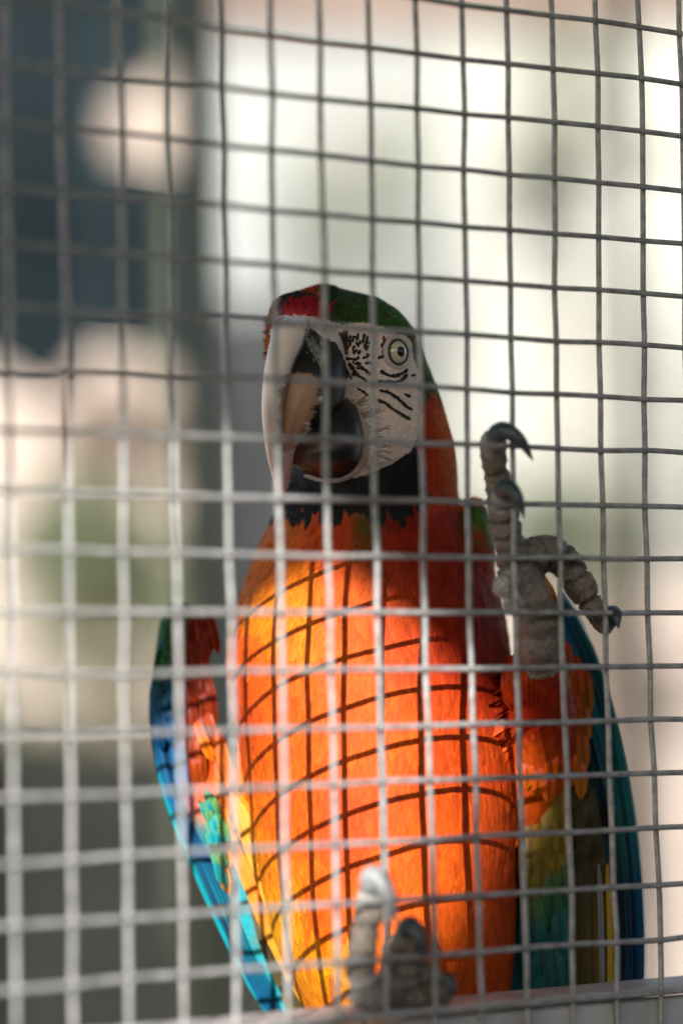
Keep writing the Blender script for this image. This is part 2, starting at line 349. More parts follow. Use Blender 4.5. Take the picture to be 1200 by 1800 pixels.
# unseen leaning tree, its trunk shaped to shade the right-hand mesh
tr = empty('shade_tree', (-3.0, -2.0, 0), 'leaning tree added behind the viewpoint to shade the right-hand side', 'tree')
TT = 2.95; EP = np.array([.7071, -.7071, 0]); RR = .30
cl = []
for u, v in ((880, 500), (870, 900), (855, 1250), (840, 1450), (805, 1600), (745, 1750), (650, 1920)):
    cl.append(onp(u, v, 0) + TS*TT + EP*RR)
cl = [cl[0] + np.array([.3, -.2, 1.6])] + cl
e_ = cl[-1]; cl += [e_ + np.array([-.45, .25, -.8]), np.array([e_[0]-.6, e_[1]+.3, -.1])]
V, Fc = tube_vf(spline(cl, 40), np.linspace(RR*.95, RR*1.05, 40), 20); obj('trunk', mesh('trunk', V, Fc, M_BARK), tr)
obj('crown', leaves_mesh('crown', cl[0] + np.array([.4, -.3, 1.2]), (1.2, 1.2, .8), 1800, .10, M_LEAF, 9), tr, kind='stuff')

# ================================================================== the wire mesh of the aviary front
PITCH = .0254; ZA = 1.55 + .28558817
BX = [[-9, -9, -9, -8, -4, 1, 2, 6, 10, 12, 11, 18, 24, 32], [-25, -17, 19, -9, -3, 2, -3, 12, 4, 6, 4, 11, 17, 24], [-27, -12, 16, -5, -1, -3, -2, 7, -2, 3, 4, 7, 9, 19], [-10, -10, 12, 5, 3, -2, 2, 8, -2, 3, -3, 0, 1, 12], [-7, 1, 9, 1, 5, 2, 2, 2, -8, -3, -3, -4, -2, 7], [-2, 5, 11, 0, 0, -2, 6, -3, -4, -6, -6, -4, -9, 0], [-5, 7, 10, -1, 2, -1, 1, -8, -4, -6, -9, -7, -10, -1], [-8, 4, 12, -2, 6, 3, -4, -5, -3, -12, -13, -11, -7, -8], [-10, 9, 8, -6, 1, 4, -12, -10, -6, -19, -13, -8, -12, -13], [0, -2, 5, 1, 6, 3, 0, -3, -6, -12, -13, -15, -15, -17], [-3, 3, 1, 5, 21, 13, 5, -2, -10, -18, -13, -12, -3, -15], [-6, -1, -3, 9, 17, 10, 4, -2, -8, -15, -20, -13, -10, -10], [-9, -4, -1, 8, 12, 8, 4, 0, -5, -12, -13, -10, -11, -11], [-11, 3, 4, 7, 11, 11, 11, 11, 11, -2, -7, 3, -8, -4], [-7, 3, 3, 14, 12, 13, 13, 14, 14, 1, -1, 9, -2, 5], [-4, -1, 2, 13, 10, 11, 12, 13, 14, 4, 2, 15, 4, 11], [-7, -4, 4, 9, 12, 12, 11, 11, 11, 7, 8, 14, 16, 20]]
BZ = [[25, 25, 25, 19, 8, 6, 0, 5, 11, 3, 5, 13, 15, 22], [-1, 7, 2, -2, -6, 4, -3, -8, 2, 5, 10, 10, 15, 14], [2, 3, 9, 0, 10, -1, -4, -7, -5, -5, 1, -5, -1, 1], [-12, -16, -6, -17, -5, -11, -10, -16, -11, -11, -6, -10, -5, -6], [4, 6, 4, -4, 0, -1, -10, -14, -4, -9, -7, -8, -6, -6], [-2, 0, -2, -13, 6, 2, -4, -4, 4, -4, -4, -5, 2, 2], [-9, -9, -2, -11, 7, 6, 4, 7, 7, 2, -1, -1, 3, -3], [-3, -6, -2, -2, -5, 3, 5, 1, 3, 3, -2, 0, 2, 4], [-1, -2, -8, -8, -8, -7, -5, 0, -2, -11, -11, -11, -9, -7], [12, 10, 5, 8, -2, -3, -3, -4, -5, -8, 0, 2, -1, 1], [8, 8, 3, 0, 7, 5, 4, 2, 0, -2, 0, -2, -3, -3], [12, -3, -6, 3, 4, 3, 2, 1, 0, 2, 4, 1, 1, 1], [10, 4, 2, 8, 2, 3, 3, 4, 4, -1, 6, 6, 0, 0], [9, 4, 7, 10, 8, 10, 11, 13, 14, 11, 9, 8, 6, 3], [-4, -12, 7, 7, 0, 1, 2, 3, 4, 17, 6, 0, 0, 3], [1, -8, -6, 2, 0, -1, -2, -3, -5, -5, -8, -7, -7, -15], [-10, -5, 0, 6, 1, -2, -4, -6, -8, 4, 1, -6, -6, -14]]
def sm(A, ax):
    A = np.array(A, float)*1e-4; k = np.array([1, 2, 3, 2, 1])/9.0
    return np.apply_along_axis(lambda x: np.convolve(np.pad(x, 2, 'edge'), k, 'valid'), ax, A)
BX = sm(BX, 0); BZ = sm(BZ, 1)
C0, C1, R0, R1 = -10, 24, -12, 27
def bend(T, c, r):
    k = math.exp(-(max(0, -c, c-13)+max(0, -r, r-16))*.35)
    return T[min(max(r, 0), 16), min(max(c, 0), 13)]*k
mp_ = empty('wire_mesh_panel', (.18, 0, 0), 'galvanised wire mesh panel of the aviary front, the macaw behind it', 'wire mesh')
RW = .00135
def crimp(k): return .00025 * (1 if k % 2 else -1)
def wire(pts):
    P = spline(pts, len(pts)*5); V, Fc = tube_vf(P, RW, 8); obj('wire', mesh('wire', V, Fc, M_WIRE), mp_)
wz = {}
for c in range(C0, C1+1):
    wire([(c*PITCH + bend(BX, c, r) + random.gauss(0, .00015), RW*.9 + crimp(c+r), ZA - r*PITCH) for r in range(R0, R1+1)])
for r in range(R0, R1+1):
    wire([(c*PITCH, -RW*.9 - crimp(c+r), ZA - r*PITCH + bend(BZ, c, r) + random.gauss(0, .0002)) for c in range(C0, C1+1)])
xa, xb, za, zb_ = C0*PITCH, C1*PITCH, ZA-R1*PITCH, ZA-R0*PITCH
LZ = onp(735, 1774, .006)[2]                                  # top of the ledge the bird stands on
boxo('ledge', mp_, M_STEEL, xa-.02, xb+.02, .0042, .040, LZ-.004, LZ, bev=.0012)
boxo('ledge_flange', mp_, M_STEEL, xa-.02, xb+.02, .0040, .0078, LZ-.040, LZ-.0045, bev=.001)
boxo('top_rail', mp_, M_STEEL, xa-.04, xb+.04, -.02, .02, zb_-.004, zb_+.036, bev=.002)
boxo('bottom_rail', mp_, M_STEEL, xa-.04, xb+.04, -.02, .02, za-.036, za+.004, bev=.002)
for xx in (xa-.041, xb+.001): boxo('upright', mp_, M_STEEL, xx, xx+.04, -.022, .022, 0, zb_+.04, bev=.002)
boxo('kick_plate', mp_, M_STEEL, xa+.001, xb-.001, -.004, .004, .01, za-.038)

# ================================================================== the macaw
DB = 1.40
bird = empty('macaw', at(700, 1760, DB), 'orange and blue macaw clutching the wire mesh with one raised foot', 'parrot')
# --- torso, neck and head as one surface: rows are (v, left, right, depth of axis, half depth)
T = [(503, 560, 580, 1.388, .004), (507, 535, 612, 1.386, .014), (514, 506, 640, 1.385, .022), (527, 488, 671, 1.384, .030), (548, 476, 702, 1.383, .036),
     (572, 472, 722, 1.383, .040), (620, 478, 742, 1.384, .042), (660, 486, 759, 1.386, .043), (700, 498, 774, 1.389, .043), (740, 505, 786, 1.393, .043),
     (780, 505, 797, 1.398, .043), (830, 499, 803, 1.404, .044), (880, 489, 806, 1.409, .047), (920, 476, 826, 1.411, .051), (960, 455, 848, 1.411, .056),
     (1000, 438, 866, 1.410, .060), (1050, 421, 880, 1.408, .064), (1100, 404, 890, 1.406, .066), (1160, 398, 897, 1.403, .068), (1250, 408, 905, 1.399, .069),
     (1350, 424, 907, 1.395, .068), (1450, 438, 907, 1.391, .066), (1550, 455, 906, 1.388, .063), (1650, 482, 903, 1.386, .058), (1720, 510, 898, 1.386, .052),
     (1790, 545, 885, 1.390, .045), (1860, 590, 860, 1.398, .034), (1930, 640, 815, 1.408, .018)]
PX = DB / F                                                    # metres per photo pixel at the bird
pieces = [loft_vf(T)]
def bl(u, v, D, ru, rv, rd): pieces.append(ball_vf(at(u, v, D), (ru*PX, rv*PX, rd)))
bl(655, 765, 1.372, 76, 74, .024)                              # bulging cheek skin behind the lower beak
bl(560, 665, 1.368, 60, 95, .020)                              # muzzle that carries the beak
bl(833, 975, 1.412, 36, 105, .030)                             # shoulder of the wing behind the raised foot
# thigh of the raised leg
pieces.append(tube_vf(spline([at(900, 1420, 1.405), at(936, 1300, 1.385), at(946, 1205, 1.352), at(948, 1155, 1.336)], 16), np.array([.024]*5+list(np.linspace(.023, .0125, 11))), 16))
foot_pieces = []; FS = []                                       # foot segments for colouring
def limb(pts, rad):
    P = spline(pts, 26); d = np.linspace(0, 1, 26); R = np.interp(d, np.linspace(0, 1, len(rad)), rad)
    foot_pieces.append(tube_vf(P, R, 14)); FS.append((P, R))
    for e, r_ in ((P[0], R[0]), (P[-1], R[-1])): foot_pieces.append(ball_vf(e, r_*.985, n=8, k=12))
def pad(p, r): 
    foot_pieces.append(ball_vf(np.asarray(p), r, n=8, k=14)); FS.append((np.array([p]), np.array([np.max(r)])))
# raised foot: two long toes up, one thick toe to the side, pads and heel
limb([at(948, 1158, 1.335), onp(947, 1130, .022), onp(938, 1075, .016), onp(915, 1020, .014)], [.0085, .0098, .0105, .0095])
limb([onp(905, 1005, .015), onp(890, 930, .021), onp(879, 860, .022), onp(868, 815, .017), onp(866, 778, .010)], [.0088, .0066, .0078, .0056, .0066])
limb([onp(912, 1010, .011), onp(896, 960, .013), onp(884, 915, .011), onp(882, 880, .0085)], [.0080, .0068, .0076, .0060])
limb([onp(915, 985, .016), onp(955, 968, .016), onp(992, 988, .014), onp(1022, 1035, .012), onp(1048, 1078, .011), onp(1062, 1098, .011)], [.0092, .0074, .0086, .0072, .0078, .0050, .0050])
limb([onp(925, 1010, .022), onp(940, 1050, .034), onp(955, 1085, .045)], [.0080, .0070, .0055])
pad(onp(886, 1030, .009), .0056); pad(onp(898, 1062, .009), .0044); pad(onp(945, 1138, .016), (.0082, .0075, .007)); pad(onp(925, 1060, .010), .0058); pad(onp(960, 985, .012), .006)
# standing foot on the ledge, toes up against the wires
limb([at(700, 1660, 1.345), onp(705, 1700, .046), onp(698, 1728, .030), onp(690, 1752, .020)], [.0090, .0085, .0095, .0090])
limb([onp(690, 1735, .016), onp(650, 1750, .010), onp(633, 1705, .0095), onp(640, 1650, .0095), onp(648, 1600, .009), onp(650, 1568, .0085)], [.0080, .0074, .0066, .0072, .0060, .0066, .0052])
limb([onp(695, 1735, .015), onp(705, 1700, .010), onp(713, 1665, .0085), onp(712, 1645, .008)], [.0078, .0070, .0072, .0058])
limb([onp(705, 1735, .018), onp(745, 1718, .013), onp(772, 1748, .012)], [.0078, .0072, .0066])
limb([onp(690, 1738, .020), onp(660, 1752, .028), onp(637, 1752, .031)], [.0078, .0060, .0055])
pad(onp(638, 1752, .011), (.0075, .0046, .006)); pad(onp(725, 1750, .013), (.009, .0055, .007)); pad(onp(700, 1712, .010), .0058); pad(onp(728, 1722, .0085), .0048)
for S, R in list(FS):                                           # knobbly pads along the toes
    if len(S) < 5: continue
    for kk in range(3, len(S)-1, 6): foot_pieces.append(ball_vf(S[kk] - FW*R[kk]*.42 + DN*R[kk]*.1, R[kk]*.82, n=8, k=12)); foot_pieces.append(ball_vf(S[kk] - FW*R[kk]*.5 + RT*R[kk]*.55*(1 if kk % 4 else -1), R[kk]*.55, n=8, k=12))
V, Fc = joinvf(pieces + foot_pieces)
tmp = bpy.data.objects.new('tmp', mesh('tmp', V, Fc)); COL.objects.link(tmp); fixn(tmp.data)
r = tmp.modifiers.new('r', 'REMESH'); r.mode = 'VOXEL'; r.voxel_size = .0012
s = tmp.modifiers.new('s', 'SMOOTH'); s.factor = .5; s.iterations = 4
dg = bpy.context.evaluated_depsgraph_get(); BM = bpy.data.meshes.new_from_object(tmp.evaluated_get(dg)); bpy.data.objects.remove(tmp)
BM.name = 'body'; BM.materials.clear(); BM.materials.append(M_BODY); BM.materials.append(M_FOOT)
nV = len(BM.vertices); BV = np.empty(nV*3); BM.vertices.foreach_get('co', BV); BV = BV.reshape(-1, 3)
BN = np.empty(nV*3); BM.vertices.foreach_get('normal', BN); BN = BN.reshape(-1, 3)
nP = len(BM.polygons); PF = np.empty(nP*4, int); BM.polygons.foreach_get('vertices', PF); PF = PF.reshape(-1, 4)
BVH = BVHTree.FromPolygons([tuple(x) for x in BV], [tuple(int(i) for i in x) for x in PF])
# signed nearness to the feet
def footdist(P):
    best = np.full(len(P), 9.0)
    for S, R in FS:
        for k in list(range(0, len(S), 2)) + [len(S)-1]:
            best = np.minimum(best, np.linalg.norm(P - S[k], axis=1) - R[k])
    return best
FD = footdist(BV)
# --- colours of the plumage, by place on the bird
OR = (.53, .064, .004); OY = (.56, .130, .004); YE = (.60, .215, .005); RO = (.46, .043, .005); RD = (.32, .018, .004); DR = (.18, .009, .003)
GR = (.050, .150, .008); DG = (.012, .030, .008); OL = (.085, .060, .010)
CP = [(500, 905, OY), (470, 960, OY), (440, 1020, OY), (560, 925, OR), (520, 985, OY), (645, 905, OL), (600, 915, RO), (700, 925, RD), (700, 890, DR), (780, 900, RD), (800, 960, RD), (862, 1005, RD),
      (520, 1050, OY), (600, 1040, OR), (700, 1060, RO), (800, 1080, RD), (865, 1130, RD), (430, 1100, OR), (405, 1190, RO), (500, 1200, OR), (600, 1200, OR), (700, 1250, OR), (800, 1250, RO),
      (870, 1290, RO), (500, 1400, OR), (600, 1400, RO), (700, 1450, OR), (800, 1500, OR), (880, 1480, RO), (560, 1550, OR), (590, 1650, YE), (600, 1730, YE), (570, 1700, OY), (700, 1650, OR),
      (800, 1650, OR), (890, 1700, RO), (450, 1430, OY), (480, 1560, YE), (820, 885, DG), (835, 905, GR), (850, 960, RD), (815, 960, DR), (960, 1180, RD), (945, 1215, RD), (925, 1190, RD), (940, 1300, OR), (790, 820, RO),
      (770, 720, RO), (760, 860, RD), (700, 1850, RD), (640, 1800, OY)]
CPx = np.array([(a, b) for a, b, _ in CP], float); CPc = np.array([c for *_, c in CP])
def idw(u, v):
    d = ((u[:, None]-CPx[None, :, 0])**2 + (v[:, None]-CPx[None, :, 1])**2)/1e4 + .02
    w_ = d**-2.0; return (w_ @ CPc)/w_.sum(1)[:, None]
def inpoly(u, v, poly):
    c = np.zeros(len(u), bool); n = len(poly)
    for i in range(n):
        x1, y1 = poly[i]; x2, y2 = poly[(i+1) % n]
        k = ((y1 > v) != (y2 > v)) & (u < (x2-x1)*(v-y1)/((y2-y1) + 1e-9) + x1); c ^= k
    return c
FACE = [(484, 558), (520, 553), (566, 560), (600, 571), (640, 566), (668, 574), (708, 585), (722, 600), (727, 630), (736, 655), (738, 690), (736, 730), (734, 768), (722, 792), (690, 815), (640, 836), (600, 843), (552, 843), (505, 800), (462, 640), (470, 590)]
THROAT = [(470, 780), (505, 792), (552, 838), (600, 838), (650, 826), (700, 806), (738, 770), (752, 800), (752, 868), (700, 893), (600, 893), (480, 893), (455, 860)]
def plumage_colour(u, v, P=None):
    n = len(u); C = idw(u, v)
    J = rng.normal(size=n)
    head = v < 700 + 0*u
    # crown
    g = np.clip((u-560)/150, 0, 1)[:, None]
    crown = np.array(DG)*(1-g) + np.array(GR)*g
    edge = np.clip((u - (690 + (v-560)*.55))/30, 0, 1)[:, None]  # bright crown edge: backlight painted into the feather colour
    crown = crown*(1-edge) + np.array((.11, .26, .012))*edge
    crown[J > 1.0] = (.06, .05, .012)
    isc = (v < 686 + rng.normal(0, 5, n)) & ~((u > 740) & (v > 676))
    C[isc] = crown[isc]
    br = inpoly(u, v, [(700, 575), (722, 575), (752, 680), (735, 690), (722, 600)]); C[br] = (.085, .060, .014)
    fr = inpoly(u + rng.normal(0, 4, n), v + rng.normal(0, 3, n), [(498, 548), (500, 538), (530, 528), (562, 532), (572, 548), (568, 562), (498, 562)]); C[fr] = (.34, .010, .020)
    tp = inpoly(u + rng.normal(0, 4, n), v + rng.normal(0, 3, n), [(520, 504), (552, 504), (548, 528), (522, 522)]); C[tp] = (.42, .06, .012)
    dk = inpoly(u + rng.normal(0, 4, n), v, [(484, 530), (500, 512), (545, 522), (495, 545), (488, 560)]) & ~fr; C[dk] = (.012, .022, .012)
    le = (u < 486) & (v < 640) & (v > 540); C[le] = np.where((J[le] > 0)[:, None], (.45, .12, .012), (.02, .02, .012))
    th = inpoly(u, v + rng.normal(0, 2, n), THROAT); C[th] = (.010, .011, .012)
    na = (u > 728) & (v > 688) & (v < 880) & ~th; rim = np.clip((u-(745+(v-690)*.25))/40, 0, 1)[:, None]  # bright nape rim: glow of backlight painted into the colour
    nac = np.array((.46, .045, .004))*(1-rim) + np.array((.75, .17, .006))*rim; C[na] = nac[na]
    return np.clip(C * (1 + .10*rng.normal(size=(n, 1))) , .003, .9)
u_, v_, D_ = uvD(BV)
front = (BN @ FW) < .15
BC = plumage_colour(u_, v_) * .8
face = inpoly(u_, v_, FACE) & front & (FD > .004)
SKIN = np.array((.68, .555, .465))
BC[face] = SKIN * (1 + .05*rng.normal(size=(face.sum(), 1)))
lo_ = inpoly(u_, v_, [(575, 588), (612, 580), (612, 618), (590, 622)]) & face; BC[lo_] = (.06, .022, .016)
ft = FD < .0028
fv = rng.normal(size=(ft.sum(), 1)); BC[ft] = np.array((.155, .130, .104))
for P_, r_ in ((onp(886, 1030, .009), .0075), (onp(898, 1062, .009), .006), (onp(866, 778, .008), .008), (onp(880, 878, .007), .0075), (onp(640, 1742, .011), .011), (onp(650, 1575, .008), .008)):
    kk_ = ft & (np.linalg.norm(BV - P_, axis=1) < r_); BC[kk_] = (.27, .26, .245)
# knuckle creases of the feet, sunk in, with shade painted into them
for qf, (S, R) in enumerate(FS):
    if len(S) < 5 or qf == 0: continue
    for kk in range(4, len(S)-2, 5):
        dd = np.linalg.norm(BV - S[kk], axis=1); sel = ft & (dd < R[kk]*1.6)
        ax_ = S[min(kk+1, len(S)-1)] - S[kk-1]; ax_ /= np.linalg.norm(ax_); tt = np.abs((BV[sel]-S[kk]) @ ax_)
        idx = np.where(sel)[0][tt < .0009]; BV[idx] -= BN[idx]*.0015; BC[idx] = (.085, .070, .056)
bump_ = np.sin(BV[:, 0]*1500)*np.sin(BV[:, 1]*1350+1)*np.sin(BV[:, 2]*1250); BV[ft] += BN[ft]*(.0007*bump_[ft])[:, None]
BM.vertices.foreach_set('co', BV.ravel())
BC[ft] *= (1 + .35*bump_[ft])[:, None]  # hollows darker, knobs lighter: shading of the relief put into the colour
setcol(BM, BC)
pm = np.where(ft[PF].all(1), 1, 0); BM.polygons.foreach_set('material_index', pm.astype(np.int32)); BM.polygons.foreach_set('use_smooth', [True]*nP); BM.update()
body = obj('body', BM, bird)

# --- feathers
def ray(u, v):
    d = at(u, v, 1.0) - CAM; d /= np.linalg.norm(d); h = BVH.ray_cast(Vector(CAM), Vector(d))
    return (np.array(h[0]), np.array(h[1])) if h[0] else (None, None)
class Cards:                                                    # many small feathers gathered into one mesh
    def __init__(s): s.V = []; s.F = []; s.C = []; s.UV = []; s.R = []; s.n = 0
    def add(s, G, col, a, b, uv, rnd):
        s.V.append(G); s.C.append(col)
        s.F += [(s.n+j*b+i, s.n+j*b+i+1, s.n+(j+1)*b+i+1, s.n+(j+1)*b+i) for j in range(a-1) for i in range(b-1)]
        s.UV.append(uv); s.R.append(np.full(len(G), rnd)); s.n += len(G)
    def build(s, name, mt, parent, **k):
        V = np.concatenate(s.V); m = mesh(name, V, s.F, mt); setcol(m, np.concatenate(s.C))
        uv = np.concatenate(s.UV); li = np.empty(len(m.loops), int); m.loops.foreach_get('vertex_index', li)
        l = m.uv_layers.new(name='UVMap'); l.data.foreach_set('uv', uv[li].astype(np.float32).ravel())
        a = m.attributes.new('rnd', 'FLOAT', 'POINT'); a.data.foreach_set('value', np.concatenate(s.R).astype(np.float32))
        return obj(name, m, parent, **k)
NA, NB = 5, 5; dropped = 0
gx, gy = np.meshgrid(np.linspace(-1, 1, NB), np.linspace(0, 1, NA)); gx = gx.ravel(); gy = gy.ravel()
UVG = np.stack([gx*.5+.5, gy], 1)
PROF = np.interp(gy, [0, .3, .65, .88, 1], [.45, .95, 1.0, .75, .30])
def place(cards, p, n, t, L, W, col, lift, sink=.0004, tipcol=None):
    t = t - n*(t @ n); t /= np.linalg.norm(t) + 1e-9; b = np.cross(n, t)
    fray = 1 + (rng.uniform(-.14, .14, NB))[np.tile(np.arange(NB), NA)] * (gy > .9)
    G = p + t*(gy*L*fray)[:, None] + b*(gx*PROF*W*.5)[:, None]
    out = np.empty_like(G)
    for k in range(len(G)):
        h = BVH.find_nearest(Vector(G[k]))
        nn = np.array(h[1])
        if nn @ n < .2: nn = n
        out[k] = np.array(h[0]) + nn*(-sink + (lift+sink)*gy[k]**1.3 - lift*.5*gx[k]**2*gy[k])
    Q = out.reshape(NA, NB, 3); qn = np.cross(Q[:-1, 1:] - Q[:-1, :-1], Q[1:, :-1] - Q[:-1, :-1]) @ n
    global dropped
    if (qn > 0).any(): dropped += 1; return
    c = np.tile(col, (len(G), 1))
    if tipcol is not None: c = c*(1-gy[:, None]**2) + np.array(tipcol)*gy[:, None]**2
    cards.add(out, c, NA, NB, UVG, rng.random())
tri = BV[PF]; ar = np.linalg.norm(np.cross(tri[:, 2]-tri[:, 0], tri[:, 3]-tri[:, 1]), axis=1)/2; cen = tri.mean(1)
cn = np.cross(tri[:, 2]-tri[:, 0], tri[:, 3]-tri[:, 1]); cn /= np.linalg.norm(cn, axis=1)[:, None]+1e-12
if (cn * BN[PF[:, 0]]).sum() < 0: cn = -cn
cu, cv, cD = uvD(cen); fdc = FD[PF].min(1); facep = inpoly(cu, cv, FACE) & ((cn @ FW) < .15)
facing = -(cn @ FW)
beakc = at(520, 640, 1.36)
def sample(mask, dens):
    wgt = ar*mask*dens; n = int(wgt.sum()); 
    if n < 1: return []
    return rng.choice(len(ar), n, p=wgt/wgt.sum())
# head plumage
hm = (cv < 860) & (fdc > .004) & ~facep & (cu < 830)
idx = sample(hm, np.where(facing > -.3, 1/2.6e-6, 1/9e-6)); cl_ = plumage_colour(cu[idx], cv[idx])
order = np.argsort(-cv[idx]); hc = Cards()
for k in order:
    i = idx[k]; p = cen[i]; n = cn[i]
    t = p - beakc; t = t/np.linalg.norm(t); dn = np.clip((cv[i]-600)/180, 0, 1); t = t*(1-dn*.75) + DN*dn + rng.normal(size=3)*.13
    L = .0052 + .0050*np.clip((cv[i]-600)/200, 0, 1); fr = cv[i] < 565 and cu[i] < 580
    place(hc, p, n, t, L*rng.uniform(.8, 1.25), L*(.28 if fr else .40), cl_[k], .0006 if not fr else .0016)
hc.build('head_plumage', M_FEATH, bird, kind='stuff')
# breast and belly plumage
bm_ = (cv >= 840) & (fdc > .003)
idx = sample(bm_, np.where(facing > -.2, 1/9e-6, 1/45e-6)); cl_ = plumage_colour(cu[idx], cv[idx])
order = np.argsort(-cv[idx]); bc_ = Cards()
for k in order:
    i = idx[k]; p = cen[i]; n = cn[i]
    side = np.clip((cu[i]-660)/250, -1, 1)
    t = DN + RT*side*(.18 if cv[i] < 1150 else -.10) + rng.normal(size=3)*.10
    L = np.interp(cv[i], [850, 950, 1150, 1800], [.0075, .013, .018, .024])
    c = cl_[k]; tip = c*np.array((1.12, 1.35, 1.0)) if cv[i] > 1000 else c*1.1
    place(bc_, p, n, t, L*rng.uniform(.8, 1.2), L*.42, c, .0005*rng.uniform(.6, 1.7), .0001, np.clip(tip, 0, .85))
bc_.build('body_plumage', M_FEATH, bird, kind='stuff')

# --- beak
def colour_by(pts):
    X = np.array([(a, b) for a, b, _ in pts], float); Cc = np.array([c for *_, c in pts])
    def f(u, v, s=30.0):
        d = ((u[:, None]-X[None, :, 0])**2 + (v[:, None]-X[None, :, 1])**2)/s**2 + .03
        w_ = d**-4.0; return (w_ @ Cc)/w_.sum(1)[:, None]
    return f
UB = [(556, 505, 556, 1.352, .006), (566, 490, 578, 1.350, .012), (585, 480, 596, 1.347, .017), (620, 470, 606, 1.343, .020), (660, 463, 608, 1.340, .022), (700, 460, 604, 1.339, .022),
      (725, 460, 590, 1.339, .021), (750, 462, 562, 1.339, .018), (775, 465, 534, 1.339, .014), (800, 469, 521, 1.340, .011), (830, 476, 513, 1.342, .008), (855, 484, 507, 1.345, .005), (874, 492, 499, 1.348, .002)]
CU = [(557, 500, 540, 1.3375, .005), (566, 486, 544, 1.333, .009), (600, 474, 537, 1.327, .012), (640, 467, 519, 1.323, .012), (680, 463, 507, 1.322, .011), (720, 461, 500, 1.322, .010), (760, 463, 497, 1.324, .009), (800, 469, 497, 1.328, .007), (840, 479, 500, 1.335, .005), (872, 491, 499, 1.343, .0015)]
V, Fc = joinvf([loft_vf(UB, 120, 84, 2.0), loft_vf(CU, 120, 56, 2.0)]); nmain = 120*84
bu, bv, bd = uvD(V)
HN = np.array((.68, .575, .50)); TN = np.array((.34, .20, .12)); BK = (.014, .013, .012); GY = np.array((.15, .15, .145)); PK = np.array((.40, .27, .21))
C = np.tile(HN, (len(V), 1)); wob = 3*np.sin(bv*.23) + 2*np.sin(bv*.61+bu*.2) + rng.normal(0, 1.2, len(V))
tq = np.clip((bv-690)/150, 0, 1)[:, None]; C = C*(1-tq*.55) + PK*tq*.55
st = np.exp(-((bu-(476+(bv-760)*.06))/7.0)**2)[:, None]*np.clip((bv-690)/40, 0, 1)[:, None]; C = C*(1-.6*st) + np.array((.25, .12, .085))*.6*st
mainm = np.arange(len(V)) < nmain
tn = inpoly(bu+wob, bv+wob, [(505, 655), (545, 655), (566, 668), (558, 705), (547, 740), (526, 764), (506, 800), (490, 790), (492, 690)]); C[tn] = TN*(1+.12*np.sin(bu[tn]*.3+bv[tn]*.11))[:, None]
dk = inpoly(bu+wob, bv+wob, [(541, 576), (565, 590), (590, 600), (620, 660), (620, 740), (590, 760), (548, 762), (546, 738), (560, 704), (564, 670), (545, 656), (500, 656), (505, 620), (530, 590)]) & mainm; C[dk] = BK
gy_ = inpoly(bu+wob, bv+wob, [(543, 586), (556, 598), (568, 628), (560, 640), (548, 620), (540, 602)]) & mainm; C[gy_] = GY*(.8+.5*rng.random((gy_.sum(), 1)))
crs = (~mainm) & (bu > np.interp(bv, [560, 600, 640, 680, 720, 800, 870], [541, 532, 514, 502, 495, 493, 496])) & (bv < 720); C[crs] = (.20, .12, .08)
m = mesh('upper_beak', V, Fc, M_BEAK); fixn(m); setcol(m, C); ub = obj('upper_beak', m, bird)
# bristly cere beside the beak ridge
for q in range(46):
    t = rng.random(); uu = 541 + 22*t + rng.normal(0, 5); vv = 585 + 52*t + rng.normal(0, 8)
    d = at(uu, vv, 1.0) - CAM; d /= np.linalg.norm(d)
    if q == 0:
        bb = BVHTree.FromPolygons([tuple(x) for x in V], Fc)
        CB = Cards()
    h = bb.ray_cast(Vector(CAM), Vector(d))
    if not h[0]: continue
    p = np.array(h[0]); dirv = (at(uu+8, vv+22, 1.345) - at(uu, vv, 1.345)); dirv /= np.linalg.norm(dirv); sd = np.cross(dirv, FW)
    L = rng.uniform(.003, .006); G = np.array([p - sd*.0002 - FW*.0002, p + sd*.0002 - FW*.0002, p + dirv*L*.5 - sd*.00018 - FW*.0008, p + dirv*L*.5 + sd*.00018 - FW*.0008, p + dirv*L - sd*.00003 - FW*.0006, p + dirv*L + sd*.00003 - FW*.0006])
    CB.add(G, np.tile((.33, .33, .32), (6, 1)), 3, 2, np.array([(0, 0), (1, 0), (0, .5), (1, .5), (0, 1), (1, 1)]), rng.random())
CB.build('bristles', M_FEATH, ub, kind='stuff')
LB = [(700, 585, 612, 1.348, .006), (712, 568, 624, 1.346, .011), (730, 548, 632, 1.344, .015), (755, 528, 637, 1.342, .017), (780, 516, 638, 1.341, .018), (800, 512, 635, 1.341, .018), (820, 520, 626, 1.343, .015), (833, 540, 612, 1.346, .010), (840, 560, 598, 1.349, .005)]
V, Fc = loft_vf(LB, 40, 36, 2.1); bu, bv, bd = uvD(V)
fl = colour_by([(600, 740, BK), (615, 790, BK), (560, 760, BK), (580, 800, BK), (530, 805, (.045, .016, .009)), (550, 825, (.04, .016, .010)), (600, 825, BK), (545, 780, (.03, .012, .008)), (630, 760, BK)])
m = mesh('lower_beak', V, Fc, M_BEAK); fixn(m); setcol(m, fl(bu, bv)); obj('lower_beak', m, bird)
# wrinkled rim of skin round the lower beak
rimp = []
for u, v in ((592, 702), (612, 708), (630, 732), (640, 762), (641, 790), (634, 816), (616, 834), (592, 843), (562, 843), (535, 836)):
    p, n = ray(u, v)
    if p is None: p = at(u, v, 1.352)
    rimp.append(p + FW*-.0008)
V, Fc = tube_vf(spline(rimp, 40), np.interp(np.arange(40), [0, 10, 28, 39], [.0008, .0019, .0017, .0006]), 10)
m = mesh('skin_rim', V, Fc, M_BODY); fixn(m); setcol(m, np.tile((.46, .37, .30), (len(V), 1))); obj('skin_rim', m, bird)
